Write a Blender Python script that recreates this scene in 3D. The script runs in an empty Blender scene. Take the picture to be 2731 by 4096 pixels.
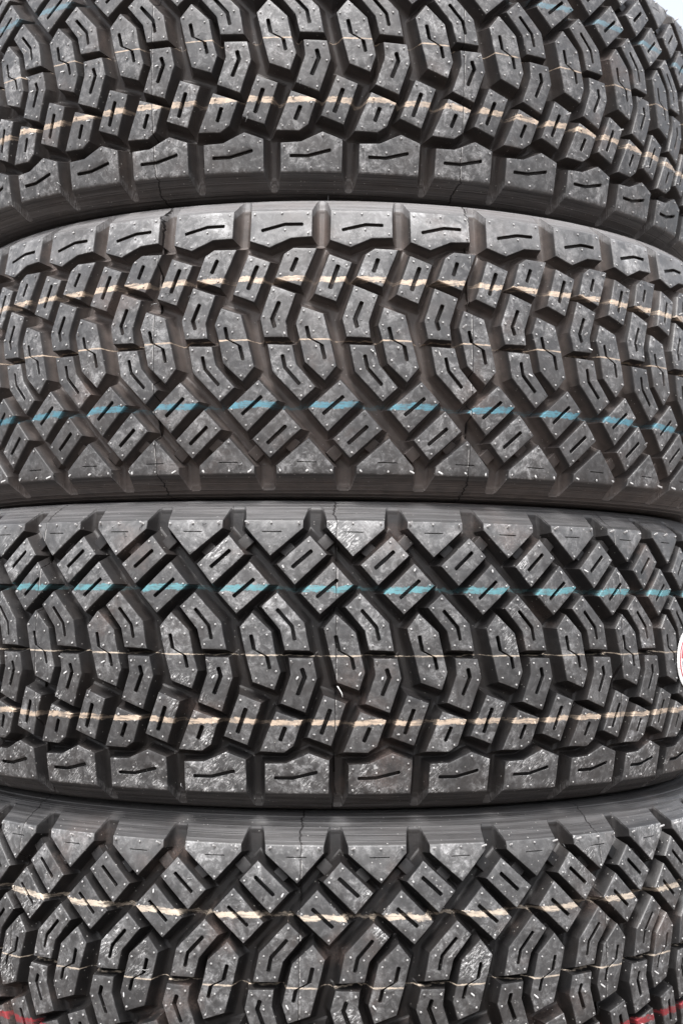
import bpy, math, random
from mathutils import Vector, Matrix
from mathutils.geometry import delaunay_2d_cdt, tessellate_polygon
random.seed(7)
SC = bpy.context.scene
COL = SC.collection
R = 310.0                      # tread radius, mm
def M(v): return v * 0.001

# ------------------------------------------------------------------ camera
cam_d = bpy.data.cameras.new('camera'); cam = bpy.data.objects.new('camera', cam_d)
COL.objects.link(cam); SC.camera = cam
yaw, pit, rol = 0.00606, -0.06597, 0.00834
cy, sy, cp, sp, cr, sr = (math.cos(yaw), math.sin(yaw), math.cos(pit), math.sin(pit), math.cos(rol), math.sin(rol))
r0 = Vector((cy, -sy, 0)); fw = Vector((cp * sy, cp * cy, -sp)); u0 = Vector((sp * sy, sp * cy, cp))
rt = r0 * cr + u0 * sr; up = u0 * cr - r0 * sr
CAM_H = 0.50 * 0 + 0.3155      # height of the lens above the ground (m)
mw = Matrix.Identity(4)
for i in range(3):
    mw[i][0] = rt[i]; mw[i][1] = up[i]; mw[i][2] = -fw[i]
mw[2][3] = CAM_H
cam.matrix_world = mw
cam_d.sensor_fit = 'VERTICAL'; cam_d.sensor_height = 22.3; cam_d.sensor_width = 14.85
cam_d.lens = 5362.7 / 4096 * 22.3
cam_d.clip_start = 0.02; cam_d.clip_end = 3000
cam_d.dof.use_dof = True; cam_d.dof.focus_distance = 0.81; cam_d.dof.aperture_fstop = 6.3

# ------------------------------------------------------------------ light
SUN_EL, SUN_AZ = math.radians(61), math.radians(190)      # azimuth clockwise from +Y: behind the camera
W = bpy.data.worlds.new('World'); SC.world = W; W.use_nodes = True
nt = W.node_tree; bg = nt.nodes['Background']
sky = nt.nodes.new('ShaderNodeTexSky'); sky.sky_type = 'NISHITA'; sky.sun_disc = False
sky.sun_elevation = SUN_EL; sky.sun_rotation = SUN_AZ
sky.air_density = 1.0; sky.dust_density = 5.0; sky.ozone_density = 1.0
hs = nt.nodes.new('ShaderNodeHueSaturation'); hs.inputs['Saturation'].default_value = 0.35      # thin bright overcast
hs.inputs['Value'].default_value = 1.1
nt.links.new(sky.outputs[0], hs.inputs['Color']); nt.links.new(hs.outputs[0], bg.inputs[0]); bg.inputs[1].default_value = 0.15
sd = bpy.data.lights.new('sun', 'SUN'); sd.energy = 2.0; sd.angle = math.radians(22); sd.color = (1, 0.99, 0.985)
sun = bpy.data.objects.new('sun', sd); COL.objects.link(sun)
dirv = Vector((math.sin(SUN_AZ) * math.cos(SUN_EL), math.cos(SUN_AZ) * math.cos(SUN_EL), math.sin(SUN_EL)))
sun.rotation_euler = dirv.to_track_quat('Z', 'Y').to_euler(); sun.location = dirv * 10
SC.view_settings.view_transform = 'Standard'; SC.view_settings.look = 'None'
SC.view_settings.exposure = 1.25; SC.view_settings.gamma = 1.0

# ------------------------------------------------------------------ node helpers
class NT:
    def __init__(s, name):
        s.m = bpy.data.materials.new(name); s.m.use_nodes = True; s.t = s.m.node_tree
        s.b = s.t.nodes['Principled BSDF']
    def lk(s, a, b): s.t.links.new(a, b)
    def put(s, sock, v):
        if isinstance(v, bpy.types.NodeSocket): s.lk(v, sock)
        else: sock.default_value = v
    def math(s, op, a, b=0.0, c=0.0, clamp=False):
        n = s.t.nodes.new('ShaderNodeMath'); n.operation = op; n.use_clamp = clamp
        s.put(n.inputs[0], a); s.put(n.inputs[1], b); s.put(n.inputs[2], c); return n.outputs[0]
    def ramp(s, v, a, b, lo=0.0, hi=1.0, smooth=True):
        n = s.t.nodes.new('ShaderNodeMapRange'); n.interpolation_type = 'SMOOTHSTEP' if smooth else 'LINEAR'
        s.put(n.inputs[0], v); s.put(n.inputs[1], a); s.put(n.inputs[2], b); s.put(n.inputs[3], lo); s.put(n.inputs[4], hi)
        return n.outputs[0]
    def comb(s, x, y, z):
        n = s.t.nodes.new('ShaderNodeCombineXYZ'); s.put(n.inputs[0], x); s.put(n.inputs[1], y); s.put(n.inputs[2], z); return n.outputs[0]
    def noise(s, vec, scale, detail=3.0, rough=0.55, dist=0.0):
        n = s.t.nodes.new('ShaderNodeTexNoise'); s.put(n.inputs['Vector'], vec)
        n.inputs['Scale'].default_value = scale; n.inputs['Detail'].default_value = detail
        n.inputs['Roughness'].default_value = rough; n.inputs['Distortion'].default_value = dist
        return n.outputs['Fac']
    def mix(s, f, a, b):
        n = s.t.nodes.new('ShaderNodeMix'); n.data_type = 'RGBA'
        s.put(n.inputs[0], f); s.put(n.inputs[6], a); s.put(n.inputs[7], b); return n.outputs[2]
    def bump(s, h, strength, dist, nrm=None):
        n = s.t.nodes.new('ShaderNodeBump'); n.inputs['Strength'].default_value = strength
        n.inputs['Distance'].default_value = dist; s.put(n.inputs['Height'], h)
        if nrm: s.put(n.inputs['Normal'], nrm)
        return n.outputs[0]

def rubber(name, root, zoff, stripes, seam0, scuff=0.5, seed=0.0, dust=1.0, low=0.0, upside=1.0, up_pale=1.0, groove=0.0, spot=0.6, blk=1.0):
    """stripes: (v centre mm, half width mm, colour, coverage in the grooves)"""
    k = NT(name); t = k.t
    tc = t.nodes.new('ShaderNodeTexCoord'); tc.object = root
    mp = t.nodes.new('ShaderNodeMapping'); mp.inputs['Location'].default_value = (0, 0, -zoff)
    mp.inputs['Scale'].default_value = (1000, 1000, 1000)
    k.lk(tc.outputs['Object'], mp.inputs[0])
    P = mp.outputs[0]
    sx = t.nodes.new('ShaderNodeSeparateXYZ'); k.lk(P, sx.inputs[0]); X, Y, Z = sx.outputs
    th = k.math('ARCTAN2', X, k.math('MULTIPLY', Y, -1))
    U = k.math('MULTIPLY', th, R); V = Z
    rr = k.math('SQRT', k.math('ADD', k.math('MULTIPLY', X, X), k.math('MULTIPLY', Y, Y)))
    rtop = k.math('SUBTRACT', R, k.math('MULTIPLY', k.math('MULTIPLY', V, V), 0.38 / R))
    dep = k.math('SUBTRACT', rtop, rr)
    PS = k.comb(k.math('ADD', U, seed * 713.0), V, dep)
    # rubber with mould-release dust and scuffs on the raised faces
    n_big = k.noise(PS, 0.045, 5, 0.62, 0.6)
    n_med = k.noise(PS, 0.22, 5, 0.68, 0.8)
    n_fin = k.noise(PS, 0.9, 4, 0.7)
    topm = k.ramp(dep, 0.9, 0.25)
    side = k.ramp(k.math('ABSOLUTE', V), 76.0, 80.0)
    n_cl = k.noise(PS, 0.12, 6, 0.72, 1.2)
    dirt = k.math('MULTIPLY', k.ramp(n_big, 0.38, 0.62), k.ramp(n_cl, 0.42, 0.66))
    dirt = k.math('ADD', dirt, k.math('MULTIPLY', k.ramp(n_med, 0.50, 0.66), 0.45))
    dirt = k.math('MULTIPLY', dirt, k.ramp(n_fin, 0.36, 0.62, 0.35, 1.0))
    dirt = k.math('MULTIPLY', dirt, k.ramp(k.noise(PS, 0.017, 2, 0.5), 0.36, 0.62, 0.35, 1.25))
    film = k.ramp(n_med, 0.3, 0.7, 0.07, 0.15)
    oi = t.nodes.new('ShaderNodeObjectInfo')
    rnd = k.math('ADD', k.math('MULTIPLY', oi.outputs['Random'], 0.55), 0.72)          # each block took its own share of dust
    film = k.math('ADD', film, k.math('MULTIPLY', k.ramp(k.math('MULTIPLY', V, upside), 52.0, 74.0), k.ramp(n_big, 0.35, 0.6, 0.05, 0.17 * up_pale + 0.06)))  # block tops made paler towards the uppermost shoulder
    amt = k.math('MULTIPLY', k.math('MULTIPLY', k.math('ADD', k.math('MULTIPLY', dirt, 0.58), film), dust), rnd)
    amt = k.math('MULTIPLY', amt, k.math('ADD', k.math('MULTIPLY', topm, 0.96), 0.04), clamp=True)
    base = k.mix(k.ramp(n_big, 0.3, 0.7), (0.016 * blk, 0.016 * blk, 0.017 * blk, 1), (0.023 * blk, 0.022 * blk, 0.0225 * blk, 1))
    brown = k.ramp(k.noise(PS, 0.03, 3, 0.6), 0.4, 0.75, 0.0, 0.6)
    base = k.mix(brown, base, (0.026 * blk, 0.020 * blk, 0.017 * blk, 1))
    silt = k.math('MULTIPLY', k.ramp(dep, 0.4, 7.5), k.ramp(k.noise(PS, 0.11, 4, 0.65), 0.3, 0.65, 0.55, 1.0))      # brown yard dust in the grooves
    base = k.mix(k.math('MULTIPLY', silt, 0.15 + 0.85 * groove), base, (0.032 * blk + 0.045 * groove, 0.0265 * blk + 0.038 * groove, 0.024 * blk + 0.035 * groove, 1))
    # sidewall: greyish film with streaks running round the tyre
    ring = k.noise(k.comb(k.math('MULTIPLY', U, 0.035), k.math('MULTIPLY', V, 1.1), k.math('MULTIPLY', rr, 1.1)), 0.4, 3, 0.6)
    upw = k.math('MULTIPLY', side, k.ramp(k.math('MULTIPLY', V, upside), 70.0, 78.0))   # paler colour on the flank that is uppermost
    sw = k.math('ADD', k.math('MULTIPLY', side, k.ramp(ring, 0.33, 0.72, 0.03, 0.22)), k.math('MULTIPLY', upw, k.ramp(ring, 0.3, 0.7, 0.42 * up_pale, 0.68 * up_pale)), clamp=True)
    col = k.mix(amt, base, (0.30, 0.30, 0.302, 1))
    lim = k.math('ADD', k.math('MULTIPLY', k.math('SUBTRACT', k.math('ABSOLUTE', V), 77.0), 1.14), 0.9)
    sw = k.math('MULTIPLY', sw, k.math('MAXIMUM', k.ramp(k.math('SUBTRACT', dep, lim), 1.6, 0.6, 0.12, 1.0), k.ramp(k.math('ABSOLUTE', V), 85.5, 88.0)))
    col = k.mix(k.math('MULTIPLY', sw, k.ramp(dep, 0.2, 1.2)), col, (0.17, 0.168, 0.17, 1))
    col = k.mix(k.ramp(dep, -0.22, -0.42, 0.0, 0.62), col, (0.46, 0.455, 0.45, 1))      # paler tips of the vent stubs
    # pinkish clay smears
    clay = k.math('MULTIPLY', k.math('SUBTRACT', 1.0, k.math('MULTIPLY', side, 0.7)), k.math('MULTIPLY', k.ramp(k.noise(PS, 0.02, 4, 0.6), 0.56, 0.72), k.ramp(n_fin, 0.35, 0.6, 0.1, 0.4)))
    col = k.mix(clay, col, (0.13, 0.095, 0.082, 1))
    # scuffed white scratches on some of the blocks
    ang = k.math('ADD', k.math('MULTIPLY', U, 0.45), k.math('MULTIPLY', V, 0.25))
    ang2 = k.math('SUBTRACT', k.math('MULTIPLY', V, 1.6), k.math('MULTIPLY', U, 1.5))
    scr = k.noise(k.comb(ang, ang2, k.math('MULTIPLY', U, 0.0)), 0.42, 4, 0.7, 1.2)
    area = k.ramp(k.noise(PS, 0.021, 2, 0.5), 0.62 - 0.1 * scuff, 0.70 - 0.08 * scuff)
    if low: area = k.math('MAXIMUM', area, k.math('MULTIPLY', k.ramp(V, -54.0, -60.0), k.ramp(k.noise(PS, 0.045, 2, 0.5), 0.45, 0.53)))
    sm = k.math('MULTIPLY', k.math('MULTIPLY', k.ramp(scr, 0.50, 0.60), area), topm)
    sm = k.math('MULTIPLY', sm, k.math('MULTIPLY', k.ramp(n_fin, 0.38, 0.56, 0.2, 1.0), k.ramp(k.noise(PS, 0.075, 3, 0.6, 1.0), 0.42, 0.58, 0.0, 1.0)))
    col = k.mix(k.math('MULTIPLY', sm, 0.85), col, (0.60, 0.60, 0.595, 1))
    # small pale specks
    vo = t.nodes.new('ShaderNodeTexVoronoi'); k.lk(PS, vo.inputs['Vector']); vo.inputs['Scale'].default_value = 0.42
    sc2 = t.nodes.new('ShaderNodeSeparateColor'); k.lk(vo.outputs['Color'], sc2.inputs[0])
    spk = k.math('MULTIPLY', k.ramp(vo.outputs['Distance'], 0.20, 0.10), k.ramp(sc2.outputs[0], 0.80, 0.88))
    spk = k.math('MULTIPLY', spk, k.ramp(dep, 8.0, 0.2, 0.45, 0.8))
    col = k.mix(k.math('MULTIPLY', spk, spot), col, (0.45, 0.44, 0.42, 1))
    # paint lines rolled round the tread
    pm_all = None
    for i, (v0, w, c, cov) in enumerate(stripes):
        wob = k.math('MULTIPLY', k.math('SUBTRACT', k.noise(k.comb(U, 31.0 * i + seed, 0.0), 0.05, 2), 0.5), min(4.2, w * 2.6))
        edge = k.math('MULTIPLY', k.math('SUBTRACT', k.noise(k.comb(k.math('MULTIPLY', U, 1.0), k.math('MULTIPLY', V, 1.6), dep), 0.30, 5, 0.74), 0.5), w * 2.6)
        sag = k.math('MULTIPLY', k.math('MULTIPLY', k.math('MAXIMUM', dep, 0.0), 0.55), k.math('SUBTRACT', k.noise(k.comb(k.math('MULTIPLY', U, 1.0), 7.0 * i, 2.0), 0.09, 2), 0.5))
        dist = k.math('ABSOLUTE', k.math('SUBTRACT', k.math('SUBTRACT', k.math('SUBTRACT', V, v0), wob), sag))
        weff = k.math('MULTIPLY', w, k.ramp(dep, 0.5, 7.0, 1.0, 0.62))
        m = k.ramp(k.math('SUBTRACT', k.math('ADD', weff, edge), dist), 0.0, min(0.3, w * .5))
        strk = k.noise(k.comb(k.math('MULTIPLY', U, 0.13), k.math('MULTIPLY', V, 1.5), 5.0 * i), 1.1, 3, 0.6)
        body = k.math('MULTIPLY', k.ramp(strk, 0.34, 0.52, 0.3, 1.0), k.ramp(k.noise(PS, 0.16, 3, 0.6), 0.32, 0.52, 0.5, 1.0))
        flr = k.math('MULTIPLY', k.ramp(dep, 0.6, 3.0, 1.0, cov), k.ramp(k.math('MULTIPLY', k.ramp(dep, 0.5, 2.0), k.ramp(strk, 0.55, 0.42)), 0.2, 0.8, 1.0, 0.35))
        m = k.math('MULTIPLY', k.math('MULTIPLY', m, body), flr)
        m = k.math('MULTIPLY', m, k.ramp(n_fin, 0.28, 0.45, 0.6, 1.0))
        col = k.mix(m, col, (*c, 1))
        pm_all = m if pm_all is None else k.math('MAXIMUM', pm_all, m)
    # mould segment joints: a hair-thin dark split
    f = k.math('ADD', th, -seam0 + math.pi * 0.2 * 10.5)
    f = k.math('SUBTRACT', k.math('MODULO', f, math.pi * 0.2), math.pi * 0.1)
    jag = k.math('MULTIPLY', k.math('SUBTRACT', k.noise(k.comb(0.0, V, 3.0 + seed), 0.12, 4, 0.7), 0.5), k.ramp(k.math('ABSOLUTE', V), 70.0, 86.0, 1.2, 14.0))
    sdist = k.math('ABSOLUTE', k.math('ADD', k.math('MULTIPLY', f, R), jag))
    wid = k.ramp(k.math('ABSOLUTE', V), 74.0, 82.0, 0.36, 0.75)
    seam = k.ramp(sdist, wid, k.math('MULTIPLY', wid, 0.4))
    ridge = k.math('MULTIPLY', k.ramp(k.math('ABSOLUTE', k.math('SUBTRACT', k.math('ADD', k.math('MULTIPLY', f, R), jag), 0.6)), 0.45, 0.15), k.ramp(k.noise(k.comb(0.0, V, seed), 0.25, 3, 0.6), 0.45, 0.58))
    ridge = k.math('MULTIPLY', ridge, topm)
    col = k.mix(k.math('MULTIPLY', ridge, 0.6), col, (0.34, 0.33, 0.32, 1))
    col = k.mix(k.math('MULTIPLY', seam, 0.9), col, (0.006, 0.005, 0.005, 1))
    k.lk(col, k.b.inputs['Base Color'])
    rgh = k.math('ADD', k.ramp(n_med, 0.3, 0.7, 0.36, 0.50), k.math('MULTIPLY', amt, 0.3))
    k.lk(k.math('MAXIMUM', rgh, k.math('MULTIPLY', pm_all, 0.6)), k.b.inputs['Roughness'])
    k.lk(k.ramp(dep, 0.3, 1.5, 0.5, 0.2), k.b.inputs['Specular IOR Level'])
    h = k.math('ADD', k.math('MULTIPLY', n_fin, 0.35), k.math('MULTIPLY', k.noise(PS, 2.6, 2, 0.6), 0.25))
    h = k.math('ADD', h, k.math('MULTIPLY', sm, 0.08))
    h = k.math('ADD', k.math('SUBTRACT', h, k.math('MULTIPLY', seam, 1.5)), k.math('MULTIPLY', ridge, 1.2))
    ribs = None
    for r_ in (299.6, 296.4, 295.2, 291.0, 288.4, 287.4):
        q = k.ramp(k.math('ABSOLUTE', k.math('SUBTRACT', rr, r_)), 0.42, 0.05)
        ribs = q if ribs is None else k.math('ADD', ribs, q)
    h = k.math('ADD', h, k.math('MULTIPLY', k.math('MULTIPLY', ribs, k.ramp(k.math('ABSOLUTE', V), 78.5, 80.0)), k.ramp(dep, 0.6, 1.2, 0.0, 1.6)))
    nb = k.bump(h, 0.55, 0.00028)
    nb2 = k.bump(k.math('MULTIPLY', n_med, 1.0), 0.22, 0.0008, nb)
    k.lk(nb2, k.b.inputs['Normal'])
    return k.m

def plain(name, c1, c2, scale, rough, bump=0.0):
    k = NT(name)
    tc = k.t.nodes.new('ShaderNodeTexCoord')
    n = k.noise(tc.outputs['Object'], scale, 5, 0.65)
    k.lk(k.mix(k.ramp(n, 0.3, 0.7), (*c1, 1), (*c2, 1)), k.b.inputs['Base Color'])
    k.b.inputs['Roughness'].default_value = rough
    if bump: k.lk(k.bump(n, 0.6, bump), k.b.inputs['Normal'])
    return k.m

# ------------------------------------------------------------------ setting: the yard the stack stands on
gm = plain('weathered_concrete', (0.09, 0.074, 0.064), (0.15, 0.127, 0.112), 6.0, 0.9, 0.002)
me = bpy.data.meshes.new('ground'); s = 1500
me.from_pydata([(-s, -s, 0), (s, -s, 0), (s, s, 0), (-s, s, 0)], [], [(0, 1, 2, 3)]); me.materials.append(gm)
g = bpy.data.objects.new('ground', me); COL.objects.link(g); g['kind'] = 'structure'
g['label'] = 'pale worn concrete ground under the tyre stack'

# ------------------------------------------------------------------ tread pattern, traced in mm: u round the tyre, v across it
PATT = {
'T': ([(-10.9, 77.0), (-10.9, 73.2), (4.3, 56.5), (23.6, 72.6), (23.7, 77.0)], [(-0.6, 70.6), (10.9, 70.5)],
      [(-9.0, 75.2), (4.7, 75.3), (21.6, 75.1), (4.6, 58.8)], [0.5], 4),
'D1': ([(27.9, 68.1), (38.0, 57.1), (19.3, 39.6), (9.0, 51.1)], [(17.9, 49.6), (28.8, 59.3)],
       [(26.8, 65.0), (34.9, 57.3), (19.3, 42.4), (11.8, 50.7)], [2.2], None),
'D2': ([(41.2, 52.5), (53.1, 39.5), (34.1, 22.7), (23.0, 34.4)], [(32.5, 32.4), (43.9, 42.4)],
       [(41.8, 49.2), (50.4, 39.7), (34.5, 25.2), (26.1, 34.4)], [2.1], None),
'C1': ([(0.1, 26.6), (8.9, 34.5), (25.3, 17.5), (28.6, 1.6), (14.1, 1.9), (11.3, 13.3)], [(9.6, 24.9), (18.1, 15.4), (19.7, 8.0)],
       [(8.6, 31.7), (3.0, 26.3), (22.2, 16.1), (14.5, 14.2), (15.7, 4.6), (25.8, 3.9)], [2.1, 2.1], None),
'S': ([(43.4, 22.9), (54.9, 12.1), (57.8, -1.2), (60.5, -11.0), (57.1, -21.1), (44.7, -16.9), (40.4, -1.2), (36.4, 14.4)],
      [(43.3, 9.8), (45.2, 1.7), (52.7, -2.2), (54.2, -8.9)],
      [(44.0, 19.7), (38.5, 14.1), (52.6, 10.4), (48.7, 2.9), (49.7, -6.3), (58.0, -10.7), (46.5, -14.6), (55.6, -18.6)], [2.2, 0.9, 2.1], None),
'R3': ([(16.6, -3.1), (30.5, -3.1), (33.0, -14.1), (26.2, -33.9), (12.1, -28.8), (17.7, -12.3)], [(24.4, -9.1), (25.7, -13.9), (21.8, -23.8)],
       [(18.8, -5.9), (28.6, -5.9), (22.1, -13.4), (30.9, -15.4), (14.6, -27.6), (25.0, -31.2)], [2.4, 2.4], None),
'R4': ([(-11.9, -24.3), (0.8, -29.0), (-7.5, -53.2), (-21.0, -48.3)], [(-8.2, -32.5), (-12.9, -45.9)],
       [(-11.3, -27.3), (-2.3, -30.7), (-17.8, -46.7), (-9.6, -50.0)], [2.5], None),
'R5': ([(9.4, -33.9), (24.5, -39.0), (19.4, -53.5), (13.9, -57.3), (0.0, -56.9)], [(14.7, -43.1), (11.9, -50.4)],
       [(10.6, -37.4), (21.3, -41.0), (17.3, -53.0), (12.6, -55.2), (4.2, -54.3)], [2.4], None),
'SH': ([(3.0, -64.3), (15.2, -63.9), (28.6, -57.7), (40.6, -62.1), (40.6, -81.0), (3.0, -81.0)], [(8.8, -72.1), (19.3, -72.1), (33.3, -68.6)],
       [(5.1, -66.7), (19.2, -68.9), (28.9, -60.0), (38.4, -63.6), (5.2, -79.0), (21.5, -79.2), (38.2, -79.0)], [2.1, 2.1], 4),
}
BARS = {'BA': [(9.6, 58.6), (15.4, 64.6), (20.6, 60.2), (15.0, 54.2)], 'BB': [(31.8, 64.6), (37.2, 69.8), (42.6, 64.6), (37.2, 59.6)]}
PITCH = 2 * math.pi / 40

def area2(p): return sum(p[i][0] * p[(i + 1) % len(p)][1] - p[(i + 1) % len(p)][0] * p[i][1] for i in range(len(p)))
def lines_x(p, d, q, e):
    den = d[0] * e[1] - d[1] * e[0]
    if abs(den) < 1e-6: return None
    s_ = ((q[0] - p[0]) * e[1] - (q[1] - p[1]) * e[0]) / den
    return (p[0] + d[0] * s_, p[1] + d[1] * s_)
def offset(poly, dist):
    """ccw polygon moved outwards, one distance per edge, mitred"""
    n = len(poly); L = []
    for i in range(n):
        a, b = poly[i], poly[(i + 1) % n]; dx, dy = b[0] - a[0], b[1] - a[1]; l = math.hypot(dx, dy); dx /= l; dy /= l
        L.append(((a[0] + dy * dist[i], a[1] - dx * dist[i]), (dx, dy), (b[0] + dy * dist[i], b[1] - dx * dist[i])))
    out = []
    for i in range(n):
        p, q = L[i - 1], L[i]
        x = lines_x(p[0], p[1], q[0], q[1])
        if x is None: x = q[0]
        out.append(x)
    return out
def slot_outline(path, widths, grow=0.0):
    n = len(path); segs = []
    for i in range(n - 1):
        a, b = path[i], path[i + 1]; dx, dy = b[0] - a[0], b[1] - a[1]; l = math.hypot(dx, dy); segs.append((a, b, dx / l, dy / l, widths[i] / 2 + grow))
    def side(sg):
        pts = []
        for i, (a, b, dx, dy, w) in enumerate(segs):
            A = (a[0] - dy * w * sg, a[1] + dx * w * sg); B = (b[0] - dy * w * sg, b[1] + dx * w * sg)
            if i == 0: pts.append(A)
            if i < len(segs) - 1:
                c, d, ex, ey, w2 = segs[i + 1]
                x = lines_x(A, (dx, dy), (c[0] - ey * w2 * sg, c[1] + ex * w2 * sg), (ex, ey)); pts.append(x or B)
            else: pts.append(B)
        return pts
    Lf, Rt = side(1), side(-1)
    out = list(Rt)
    def cap(c, dx, dy, w):      # blunt rounded end
        r = min(w, 0.75 * w); res = []
        for k in range(1, 6):
            a = math.pi * (k / 6) - math.pi / 2
            res.append((c[0] + dx * math.cos(a) * r * 0.8 - dy * math.sin(a) * w, c[1] + dy * math.cos(a) * r * 0.8 + dx * math.sin(a) * w))
        return res
    a, b, dx, dy, w = segs[-1]; out += cap(b, dx, dy, w)
    out += Lf[::-1]
    a, b, dx, dy, w = segs[0]; out += cap(a, -dx, -dy, w)
    return out if area2(out) > 0 else out[::-1]
def inside(p, poly):
    c = False; n = len(poly)
    for i in range(n):
        a, b = poly[i], poly[i - 1]
        if (a[1] > p[1]) != (b[1] > p[1]) and p[0] < (b[0] - a[0]) * (p[1] - a[1]) / (b[1] - a[1]) + a[0]: c = not c
    return c
def split(poly, step=5.0):
    """extra points along long edges so walls follow the tyre's curve; returns points and parent edge of each"""
    out, par = [], []
    n = len(poly)
    for i in range(n):
        a, b = poly[i], poly[(i + 1) % n]; k = max(1, int(math.hypot(b[0] - a[0], b[1] - a[1]) / step + .5))
        for j in range(k): out.append((i, j / k))
    return out
def at(poly, sp): 
    n = len(poly); return [(poly[i][0] * (1 - f) + poly[(i + 1) % n][0] * f, poly[i][1] * (1 - f) + poly[(i + 1) % n][1] * f) for i, f in sp]
def rtop(v): return R - v * v * 0.38 / R
def W3(u, v, d): 
    r = rtop(v) - d; a = u / R
    return (M(r * math.sin(a)), M(-r * math.cos(a)), M(v))

def make_block(key, var=0):
    """returns verts, faces, (u,v) centre"""
    poly, path, nubs, wid, outer = PATT[key]
    rv = random.Random(hash_key(key) * 7 + var)
    jig = lambda a, q=0.22: a + rv.uniform(-q, q)
    poly = [(jig(p[0]), jig(p[1]) if abs(p[1]) < 76.5 else p[1]) for p in poly]; n = len(poly)
    path = [(jig(p[0], .15), jig(p[1], .15)) for p in path]; nubs = [(jig(p[0], .3), jig(p[1], .2)) for p in nubs]
    if area2(poly) < 0:
        poly = poly[::-1]; 
    oe = [False] * n                                   # which edges are the tyre's outer shoulder
    for i in range(n):
        a, b = poly[i], poly[(i + 1) % n]
        if outer and abs(a[1]) > 76.5 and abs(b[1]) > 76.5 and abs(a[1] - b[1]) < 0.1: oe[i] = True
    sp_ = split(poly)
    V, F = [], []
    def ring(d, off, offo):
        pts = at(offset(poly, [offo if oe[i] else off for i in range(n)]), sp_)
        i0 = len(V); V.extend((p[0], p[1], d) for p in pts); return list(range(i0, i0 + len(pts))), pts
    top, toppts = ring(0.0, -0.28, -0.3)
    rings = [top]
    for d, o, oo in ((0.07, -0.09, -0.1), (0.3, 0.04, 0.2), (4.2, 1.05, 3.6), (8.3, 2.2, 7.3), (9.6, 2.9, 8.5), (10.3, 3.9, 9.2), (10.8, 5.4, 9.5)):
        rings.append(ring(d, o, oo)[0])
    for a, b in zip(rings[:-1], rings[1:]):
        m = len(a)
        for i in range(m): F.append((b[i], b[(i + 1) % m], a[(i + 1) % m], a[i]))
    # sipe
    wid = [w * (1.0 if key == 'SH' else 1.06) if w > 1 else w for w in wid]
    o0 = slot_outline(path, wid, 0.12); o1 = slot_outline(path, wid, 0.0); o2 = slot_outline(path, wid, -0.18 if wid[0] > 1 else -0.02)
    depth = 3.0 if key == 'SH' else 4.4
    s0 = len(V); V.extend((p[0], p[1], 0.0) for p in o0)
    s1 = len(V); V.extend((p[0], p[1], 0.16) for p in o1)
    s2 = len(V); V.extend((p[0], p[1], depth) for p in o2)
    m = len(o0)
    for i in range(m):
        j = (i + 1) % m
        F.append((s1 + j, s1 + i, s0 + i, s0 + j)[::-1][::-1]); F.append((s2 + j, s2 + i, s1 + i, s1 + j))
    # caps by constrained triangulation
    def tri(loops, ids, grid):
        co, ed, idx = [], [], []
        for lp, il in zip(loops, ids):
            b = len(co); co += [Vector(p) for p in lp]; idx += il
            ed += [(b + i, b + (i + 1) % len(lp)) for i in range(len(lp))]
        extra = []
        if grid:
            xs = [p[0] for p in loops[0]]; ys = [p[1] for p in loops[0]]
            y = min(ys) + 1.7
            while y < max(ys):
                x = min(xs) + 1.7
                while x < max(xs):
                    if inside((x, y), loops[0]) and not any(inside((x, y), l) for l in loops[1:]): 
                        if all(math.hypot(x - q[0], y - q[1]) > 1.2 for lp in loops for q in lp): extra.append((x, y))
                    x += 4.5
                y += 4.5
        co += [Vector(e) for e in extra]
        res = delaunay_2d_cdt(co, ed, [], 1, 1e-4)
        vo, _, fo, ov = res[0], res[1], res[2], res[3]
        mp = {}
        for i, p in enumerate(vo):
            o = ov[i][0] if ov[i] else None
            if o is not None and o < len(idx): mp[i] = idx[o]
            else:
                mp[i] = len(V); V.append((p[0], p[1], 0.0))
        for f in fo:
            cx_, cy_ = sum(vo[i][0] for i in f) / len(f), sum(vo[i][1] for i in f) / len(f)
            if any(inside((cx_, cy_), l) for l in loops[1:]): continue
            f = [mp[i] for i in f]
            a = area2([V[i][:2] for i in f])
            F.append(tuple(f if a > 0 else f[::-1]))
    tri([toppts, o0], [top, list(range(s0, s0 + m))], True)
    # floor of the sipe
    for f in tessellate_polygon([[Vector((p[0], p[1], 0)) for p in o2]]):
        f = [s2 + i for i in f]; F.append(tuple(f if area2([V[i][:2] for i in f]) > 0 else f[::-1]))
    # vent stubs
    rnd = random.Random(hash_key(key) + 101 * var)
    for q, (x, y) in enumerate(nubs):
        edge_row = (key in ('T', 'SH')) and abs(y) > 74
        hgt = rnd.uniform(0.5, 0.95); rad = rnd.uniform(0.56, 0.70)
        lean = (rnd.uniform(-.25, .25), rnd.uniform(-.25, .25))
        if key == 'T' and edge_row: hgt = rnd.uniform(1.0, 3.0); lean = (rnd.uniform(-.8, .8), 0.5)
        elif rnd.random() < 0.10: hgt = rnd.uniform(1.2, 2.6); lean = (rnd.uniform(-.7, .7), rnd.uniform(-.7, .7)); rad *= .8
        elif rnd.random() < 0.12: hgt = 0.3
        i0 = len(V); K = 8
        for (hh, rf) in ((-0.05, 1.12), (0.12, 1.0), (hgt - .22, 0.93), (hgt - 0.05, .68)):
            for j in range(K):
                a = 2 * math.pi * j / K; V.append((x + math.cos(a) * rad * rf + lean[0] * max(hh, 0), y + math.sin(a) * rad * rf + lean[1] * max(hh, 0), -hh))
        V.append((x + lean[0] * hgt, y + lean[1] * hgt, -hgt))
        for lv in range(3):
            for j in range(K):
                F.append((i0 + lv * K + j, i0 + lv * K + (j + 1) % K, i0 + (lv + 1) * K + (j + 1) % K, i0 + (lv + 1) * K + j))
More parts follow.
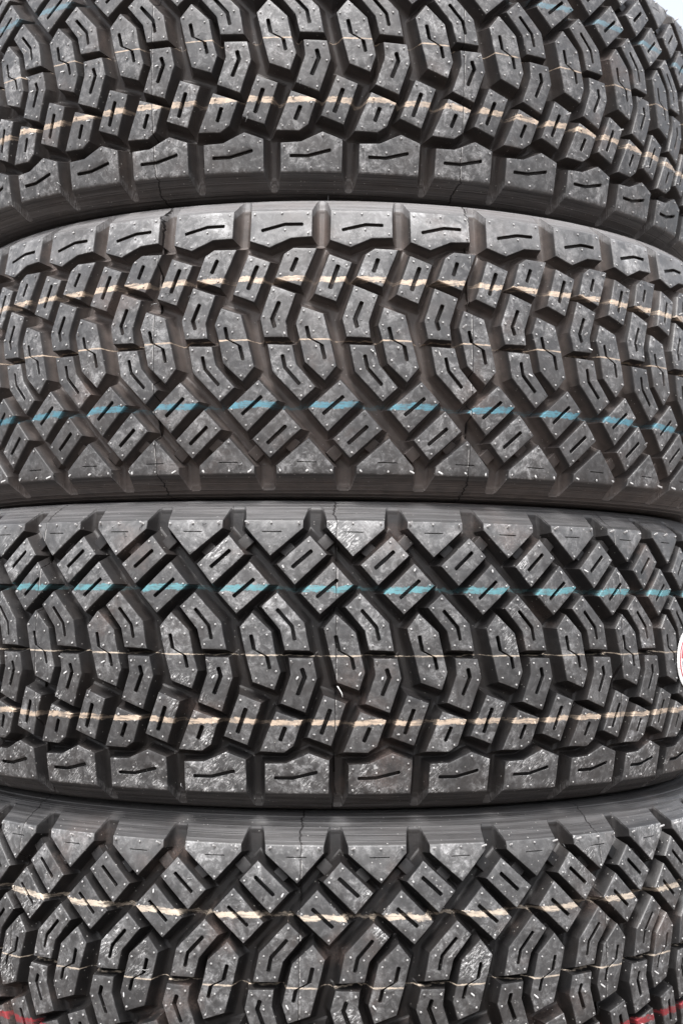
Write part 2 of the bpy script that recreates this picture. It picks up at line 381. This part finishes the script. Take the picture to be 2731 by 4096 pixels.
        for j in range(K): F.append((i0 + 3 * K + j, i0 + 3 * K + (j + 1) % K, i0 + 4 * K))
    return V, F
def hash_key(k): return sum(ord(c) * (i + 3) * 17 for i, c in enumerate(k))
def make_bar(key):
    poly = BARS[key]
    if area2(poly) < 0: poly = poly[::-1]
    V, F = [], []; n = len(poly)
    for d, o in ((5.2, -0.4), (5.35, -0.1), (10.2, 0.6), (10.8, 1.4)):
        V += [(p[0], p[1], d) for p in offset(poly, [o] * n)]
    for r_ in range(3):
        for i in range(n):
            j = (i + 1) % n; F.append(((r_ + 1) * n + i, (r_ + 1) * n + j, r_ * n + j, r_ * n + i))
    F.append((0, 1, 2, 3))
    return V, F
def finish(name, V, F, mirror, du=0.0):
    sg = -1 if mirror else 1
    vs = [W3((u + du) * sg, v, d) for u, v, d in V]
    fs = [f[::-1] for f in F] if mirror else F
    me = bpy.data.meshes.new(name); me.from_pydata(vs, [], fs)
    me.polygons.foreach_set('use_smooth', [True] * len(me.polygons)); me.set_sharp_from_angle(angle=math.radians(28))
    me.materials.append(None); return me

NAMES = {'T': 'shoulder_block', 'SH': 'shoulder_block', 'D1': 'diagonal_block', 'D2': 'diagonal_block', 'C1': 'curved_block',
         'S': 'centre_block', 'R3': 'curved_block', 'R4': 'small_block', 'R5': 'small_block', 'BA': 'tie_bar', 'BB': 'tie_bar'}
NV = 4
RAWS = [{**{k: make_block(k, w) for k in PATT}, **{k: make_bar(k) for k in BARS}} for w in range(NV)]
RAW = RAWS[0]
MESH = {mi: [{k: finish(NAMES[k], *rw[k], mi) for k in rw} for rw in RAWS] for mi in (False, True)}
VC = {k: (sum(p[1] for p in (PATT[k][0] if k in PATT else BARS[k])) / len(PATT[k][0] if k in PATT else BARS[k]),
          sum(p[0] for p in (PATT[k][0] if k in PATT else BARS[k])) / len(PATT[k][0] if k in PATT else BARS[k])) for k in RAW}

def back_mesh(mirror, pitches):
    V, F = [], []
    for j in pitches:
        for k in RAW:
            v, f = RAW[k]; b = len(V)
            V += [(x + j * PITCH * R, y, d) for x, y, d in v]; F += [tuple(i + b for i in q) for q in f]
    return finish('tread_block', V, F, mirror)

def casing_profile(ext_d=0.0, ext_z=0.0):
    P = []
    # z side sidewall, from the bead outwards
    e = ext_z
    P += [(-62, 197), (-72, 199), (-76, 206), (-84, 225), (-90 - e * .5, 246), (-93.2 - e, 262), (-93.6 - e, 268), (-93.5 - e, 273), (-93.0 - e, 276.5), (-92.0 - e, 278.0), (-92.1 - e, 279.0),
          (-93.0 - e, 280.0), (-93.0 - e, 281.2), (-92.2 - e * .8, 282.5), (-91.6 - e * .8, 284.4), (-91.9 - e * .8, 285.0), (-91.2 - e * .6, 286.2), (-90.6 - e * .5, 288.0), (-90.8 - e * .4, 288.5), (-90.4, 289.4)]
    v = -89.6
    while v <= 85.5: P.append((v, rtop(v) - 10.4)); v += 3.47
    P.append((86.2, rtop(86.2) - 10.4))
    e = ext_d
    P += [(86.9, 289.6), (87.6 + e * .3, 288.6), (88.0 + e * .3, 288.2), (88.5 + e * .5, 286.6), (89.0 + e * .6, 285.0), (89.4 + e * .7, 284.7), (89.7 + e * .8, 283.0), (90.2 + e, 281.2), (90.3 + e, 280.0), (89.5 + e, 279.0),
          (89.4 + e, 278.0), (90.4 + e, 276.4), (90.8 + e, 273), (90.9 + e, 268), (90.5 + e, 262), (88 + e * .5, 246), (82, 225), (75, 206), (71, 199), (61, 197)]
    return P
def casing_mesh(P):
    N = 640; V, F = [], []; n = len(P)
    inner = [(58, 205), (70, 225), (76, 250), (70, 278), (0, 290), (-72, 278), (-79, 250), (-72, 225), (-60, 205)]
    L = P + inner; n = len(L)
    for i in range(N):
        a = 2 * math.pi * i / N; s_, c_ = math.sin(a), -math.cos(a)
        V += [(M(r * s_), M(r * c_), M(v)) for v, r in L]
    for i in range(N):
        j = (i + 1) % N
        for k in range(n):
            l = (k + 1) % n
            F.append((i * n + k, j * n + k, j * n + l, i * n + l))
    me = bpy.data.meshes.new('casing'); me.from_pydata(V, [], F)
    me.polygons.foreach_set('use_smooth', [True] * len(F)); me.set_sharp_from_angle(angle=math.radians(35)); me.materials.append(None)
    return me
def flash_mesh(seed):
    """thin irregular fin of rubber squeezed out where two mould segments met, standing on the groove floor"""
    rnd = random.Random(seed); V, F = [], []; v = -86.0; h = 1.0; w = 0.0; k = 0; amp = 0.6
    while v < 84:
        if rnd.random() < 0.12: amp = rnd.choice((0.3, 0.5, 0.8, 2.2, 4.5))
        h += (amp + rnd.uniform(-.4, .4) - h) * 0.45; h = max(.15, h); w += rnd.uniform(-.12, .12); w *= .9
        lean = rnd.uniform(-.2, .2) + h * 0.12
        for du, d in ((-0.45 + w, 10.6), (-0.12 + w + lean * .5, 10.4 - h * .6), (0.02 + w + lean, 10.4 - h), (0.14 + w + lean * .5, 10.4 - h * .6), (0.5 + w, 10.6)): V.append(W3(du, v, d))
        if k:
            b = (k - 1) * 5
            for i in range(4): F.append((b + i, b + i + 1, b + i + 6, b + i + 5))
        k += 1; v += 0.9
    me = bpy.data.meshes.new('mould_flash'); me.from_pydata(V, [], F); me.polygons.foreach_set('use_smooth', [True] * len(F)); me.materials.append(None)
    return me
def tube_mesh(name, pts, rad, K=6):
    V, F = [], []; n = len(pts)
    for i, p in enumerate(pts):
        p = Vector(p); t_ = (Vector(pts[min(i + 1, n - 1)]) - Vector(pts[max(i - 1, 0)])).normalized()
        a = t_.orthogonal().normalized(); b = t_.cross(a); rr = rad * (1 - 0.35 * i / n)
        V += [tuple(p + (a * math.cos(q * 2 * math.pi / K) + b * math.sin(q * 2 * math.pi / K)) * rr) for q in range(K)]
    for i in range(n - 1):
        for q in range(K): F.append((i * K + q, i * K + (q + 1) % K, (i + 1) * K + (q + 1) % K, (i + 1) * K + q))
    F.append(tuple(range(K))[::-1]); F.append(tuple(range((n - 1) * K, n * K)))
    me = bpy.data.meshes.new(name); me.from_pydata(V, [], F); me.polygons.foreach_set('use_smooth', [True] * len(F)); return me

BEIGE = (0.43, 0.34, 0.26); BLUE = (0.065, 0.18, 0.23); TURQ = (0.07, 0.19, 0.215); RED = (0.22, 0.02, 0.026); PALE = (0.42, 0.355, 0.285)
DZ, ZZ = 90.9, 93.6            # half widths of the tyre on either side of the centre line
VIS = range(-9, 10)            # pitches built block by block
BACK = [j for j in range(-20, 20) if j not in VIS]
BK = {mi: back_mesh(mi, BACK) for mi in (False, True)}
CAS = {e: casing_mesh(casing_profile(e)) for e in (0.0, 2.4)}
FL = [flash_mesh(s_) for s_ in (3, 11, 29)]

def child(name, me, root, mat, zl, ang=0.0):
    o = bpy.data.objects.new(name, me); COL.objects.link(o); o.parent = root
    o.location = (0, 0, M(zl)); o.rotation_euler = (0, 0, ang)
    o.material_slots[0].link = 'OBJECT'; o.material_slots[0].material = mat
    return o

def tyre(cx, cyd, h, ts, flip, mirror, label, stripes, seam0, ext=0.0, scuff=0.5, seed=0.0, dust=1.0, low=0.0, up_pale=1.0, groove=0.0, spot=0.6, blk=1.0, creep=(0, 0, 0)):
    """h: height of the centre line above the lens in tyre radii; ts: angle of a centre block"""
    zc = CAM_H + h * M(R)
    root = bpy.data.objects.new('off_road_tyre', None); COL.objects.link(root); root.empty_display_size = 0.1
    if flip: root.location = (cx * M(R), cyd * M(R), zc - M(DZ)); root.rotation_euler = (0, math.pi, 0); zl = -DZ
    else: root.location = (cx * M(R), cyd * M(R), zc - M(ZZ)); zl = ZZ
    root['label'] = label; root['category'] = 'tyre'; root['group'] = 'off-road tyres lying stacked on one another'
    mat = rubber('tyre_rubber', root, -0.0, stripes, seam0, scuff, seed, dust, low, -1.0 if flip else 1.0, up_pale, groove, spot, blk)
    for nd in mat.node_tree.nodes:
        if nd.type == 'MAPPING': nd.inputs['Location'].default_value = (0, 0, -zl)
    child('casing', CAS[ext], root, mat, zl)
    # local angle of pitch origin (pattern origin u=0 is the centre of the S sipe)
    t0 = -ts if flip else ts
    for j in VIS:
        for k in RAW:
            v_, u_ = VC[k]; uw = (-u_ if mirror else u_) / R + t0 + j * PITCH          # local angle of the block
            wi = (-uw if flip else uw) / PITCH - 0.6; wi = max(-4.5, min(4.5, wi))
            slope = creep[1] + (creep[2] - creep[1]) * v_ / 70 if v_ > 0 else creep[1] + (creep[0] - creep[1]) * -v_ / 70
            dl = slope * wi / R * (-1 if flip else 1)                                # the uneven pitch of the mould
            child(NAMES[k], MESH[mirror][random.randrange(NV)][k], root, mat, zl, t0 + j * PITCH + dl)
    b = child('tread_block', BK[mirror], root, mat, zl, t0); b['kind'] = 'stuff'
    for q in range(10):
        child('mould_flash', FL[q % 3], root, mat, zl, seam0 + q * math.pi * 0.2)
    return root, mat, zl, t0

t1 = tyre(-0.04314, 3.53591, 1.09531, 0.0806, False, False,
     'topmost tyre, cut off by the top of the picture, sky behind its right edge',
     [(-1.4, 0.45, BEIGE, .9), (-38.6, 1.8, BEIGE, .3), (37.5, 1.9, (0.09, 0.15, 0.18), .2)], -0.33, scuff=-2.0, seed=1.0, dust=1.15, groove=0.45, creep=(-.33, -.36, -.36))
t2 = tyre(0.00064, 3.51761, 0.49007, 0.12027, True, False,
     'second tyre from the top, blue line below centre, square blocks along its upper edge',
     [(-1.4, 0.55, BEIGE, .9), (-37.8, 1.8, BEIGE, .32), (37.3, 2.0, BLUE, .3)], 0.36, scuff=-2.0, seed=2.0, dust=1.05, up_pale=1.0, groove=1.0, spot=0.5, creep=(.3, .12, -.33))
t3 = tyre(-0.03304, 3.50475, -0.09832, 0.21421, False, False,
     'third tyre from the top, turquoise line above centre, round white sticker at right',
     [(-1.4, 0.55, PALE, .9), (-39.8, 1.7, BEIGE, .22), (37.3, 2.0, TURQ, .22)], 0.04, scuff=0.3, seed=3.0, blk=0.65, low=1.0, dust=0.92, up_pale=0.4, groove=0.08, creep=(.4, .3, .18))
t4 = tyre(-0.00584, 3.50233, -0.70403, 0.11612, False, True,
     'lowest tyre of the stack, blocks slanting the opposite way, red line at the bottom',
     [(-1.4, 0.6, PALE, .9), (37.6, 1.8, PALE, .5), (-39.5, 2.2, RED, .6)], -0.05, ext=2.4, scuff=0.3, seed=4.0, blk=0.5, dust=0.95, up_pale=0.22, groove=0.0, spot=0.8, creep=(.5, .5, .3))

# ------------------------------------------------------------------ loose rubber hairs
hw = plain('pale_rubber_hair', (0.38, 0.38, 0.37), (0.5, 0.5, 0.49), 300, 0.6)
hg = plain('grey_rubber_hair', (0.16, 0.16, 0.16), (0.26, 0.26, 0.26), 300, 0.5)
hb = plain('dark_rubber_hair', (0.03, 0.03, 0.03), (0.05, 0.05, 0.05), 300, 0.5)
def hair(tt, u, v, d, pts, rad, mat):
    root, _, zl, _ = tt
    P = [W3(u + a, v + b, d - c) for a, b, c in pts]
    me = tube_mesh('rubber_hair', P, M(rad)); me.materials.append(mat)
    o = bpy.data.objects.new('rubber_hair', me); COL.objects.link(o); o.parent = root; o.location = (0, 0, M(zl))
hair(t3, 13.5, -19.5, 0, [(0, 0.6, .2), (0.2, 0.2, 1.2), (1.2, -1.2, 1.8), (2.4, -3.2, 2.2), (2.8, -5.4, 2.4)], 0.42, hw)
hair(t2, -22, 5, 0, [(0, 0, 0), (-.3, .5, 1.4), (-1.2, 1.6, 2.2), (-1.8, 3.6, 2.4)], 0.5, hw)
hair(t2, 3, 91, 18, [(0, 0, 0), (0.2, 3, 4), (0.1, 6, 7), (0, 8, 9)], 0.28, hb)
hair(t1, 9, -92, 18, [(0, 0, 0), (0.2, 2, 5), (0.1, -1, 9), (0, -5, 11)], 0.28, hb)
hair(t4, -112, 4, 0, [(0, 0, 0), (3, .4, 2.0), (6, .1, 2.3), (9, .6, 0.6)], 0.26, hg)
hair(t2, -62, 4, 0, [(0, 0, 0), (.5, .9, 1.8), (.2, 2.4, 2.4), (-.9, 3.8, 2.1)], 0.4, hw)
rh = random.Random(5)
for tt in (t1, t2, t3, t4):                     # stray vent hairs, some grey, some dark
    for q in range(9):
        u_, v_ = rh.uniform(-230, 230), rh.choice((rh.uniform(-80, 76), rh.uniform(70, 76), -rh.uniform(74, 80)))
        a_ = rh.uniform(0, 6.28); l_ = rh.uniform(1.2, 3.4); c_, s_ = math.cos(a_), math.sin(a_)
        hair(tt, u_, v_, 0.3, [(0, 0, 0), (c_ * l_ * .3, s_ * l_ * .3, 1.2), (c_ * l_ * .8, s_ * l_ * .8, 1.7), (c_ * l_ * 1.2 - s_ * .8, s_ * l_ * 1.2 + c_ * .8, 1.2)], rh.uniform(0.2, 0.34), rh.choice((hg, hb, hb, hg)))

# ------------------------------------------------------------------ round paper sticker on tyre 3
def disc(name, root, zl, u0, v0, r_in, r_out, a0, a1, lift, mat, thick=0.15):
    V, F = [], []; na = 48; nr = 6
    for i in range(na + 1):
        a = a0 + (a1 - a0) * i / na
        for j in range(nr + 1):
            rr = r_in + (r_out - r_in) * j / nr
            V.append(W3(u0 + rr * math.cos(a), v0 + rr * math.sin(a), -lift))
    for i in range(na):
        for j in range(nr):
            b = i * (nr + 1) + j; F.append((b, b + 1, b + nr + 2, b + nr + 1))
    nv = len(V)
    V += [tuple(Vector(p) * 1.0 - Vector((p[0], p[1], 0)).normalized() * M(thick)) for p in V]
    F += [tuple(i + nv for i in f[::-1]) for f in F]
    for i in range(na):
        b = i * (nr + 1) + nr; F.append((b, b + nv, b + nr + 1 + nv, b + nr + 1))
        b = i * (nr + 1); F.append((b + nr + 1, b + nr + 1 + nv, b + nv, b))
    me = bpy.data.meshes.new(name); me.from_pydata(V, [], F); me.materials.append(mat)
    o = bpy.data.objects.new(name, me); COL.objects.link(o); o.parent = root
    return o
wp = plain('white_paper', (0.78, 0.78, 0.77), (0.84, 0.84, 0.83), 40, 0.5)
rd = plain('red_print', (0.42, 0.05, 0.07), (0.5, 0.07, 0.08), 60, 0.5)
gy = plain('grey_print', (0.22, 0.22, 0.23), (0.3, 0.3, 0.31), 60, 0.5)
u_st, v_st = 0.932 * R, -6.2
st = disc('sticker', t3[0], t3[2], u_st, v_st, 0.0, 20.5, 0, 2 * math.pi, 1.2, wp); st.location = (0, 0, M(t3[2]))
st['label'] = 'round white paper sticker with a red ring'
for nm, ri, ro, a0, a1, m_ in (('emblem', 15.6, 16.8, 2.0, 4.4, rd), ('emblem', 9.5, 13.4, 3.25, 4.3, gy), ('emblem', 11.0, 14.2, 1.9, 3.1, rd)):
    e = disc(nm, st, 0, u_st, v_st, ri, ro, a0, a1, 1.4, m_, 0.1)
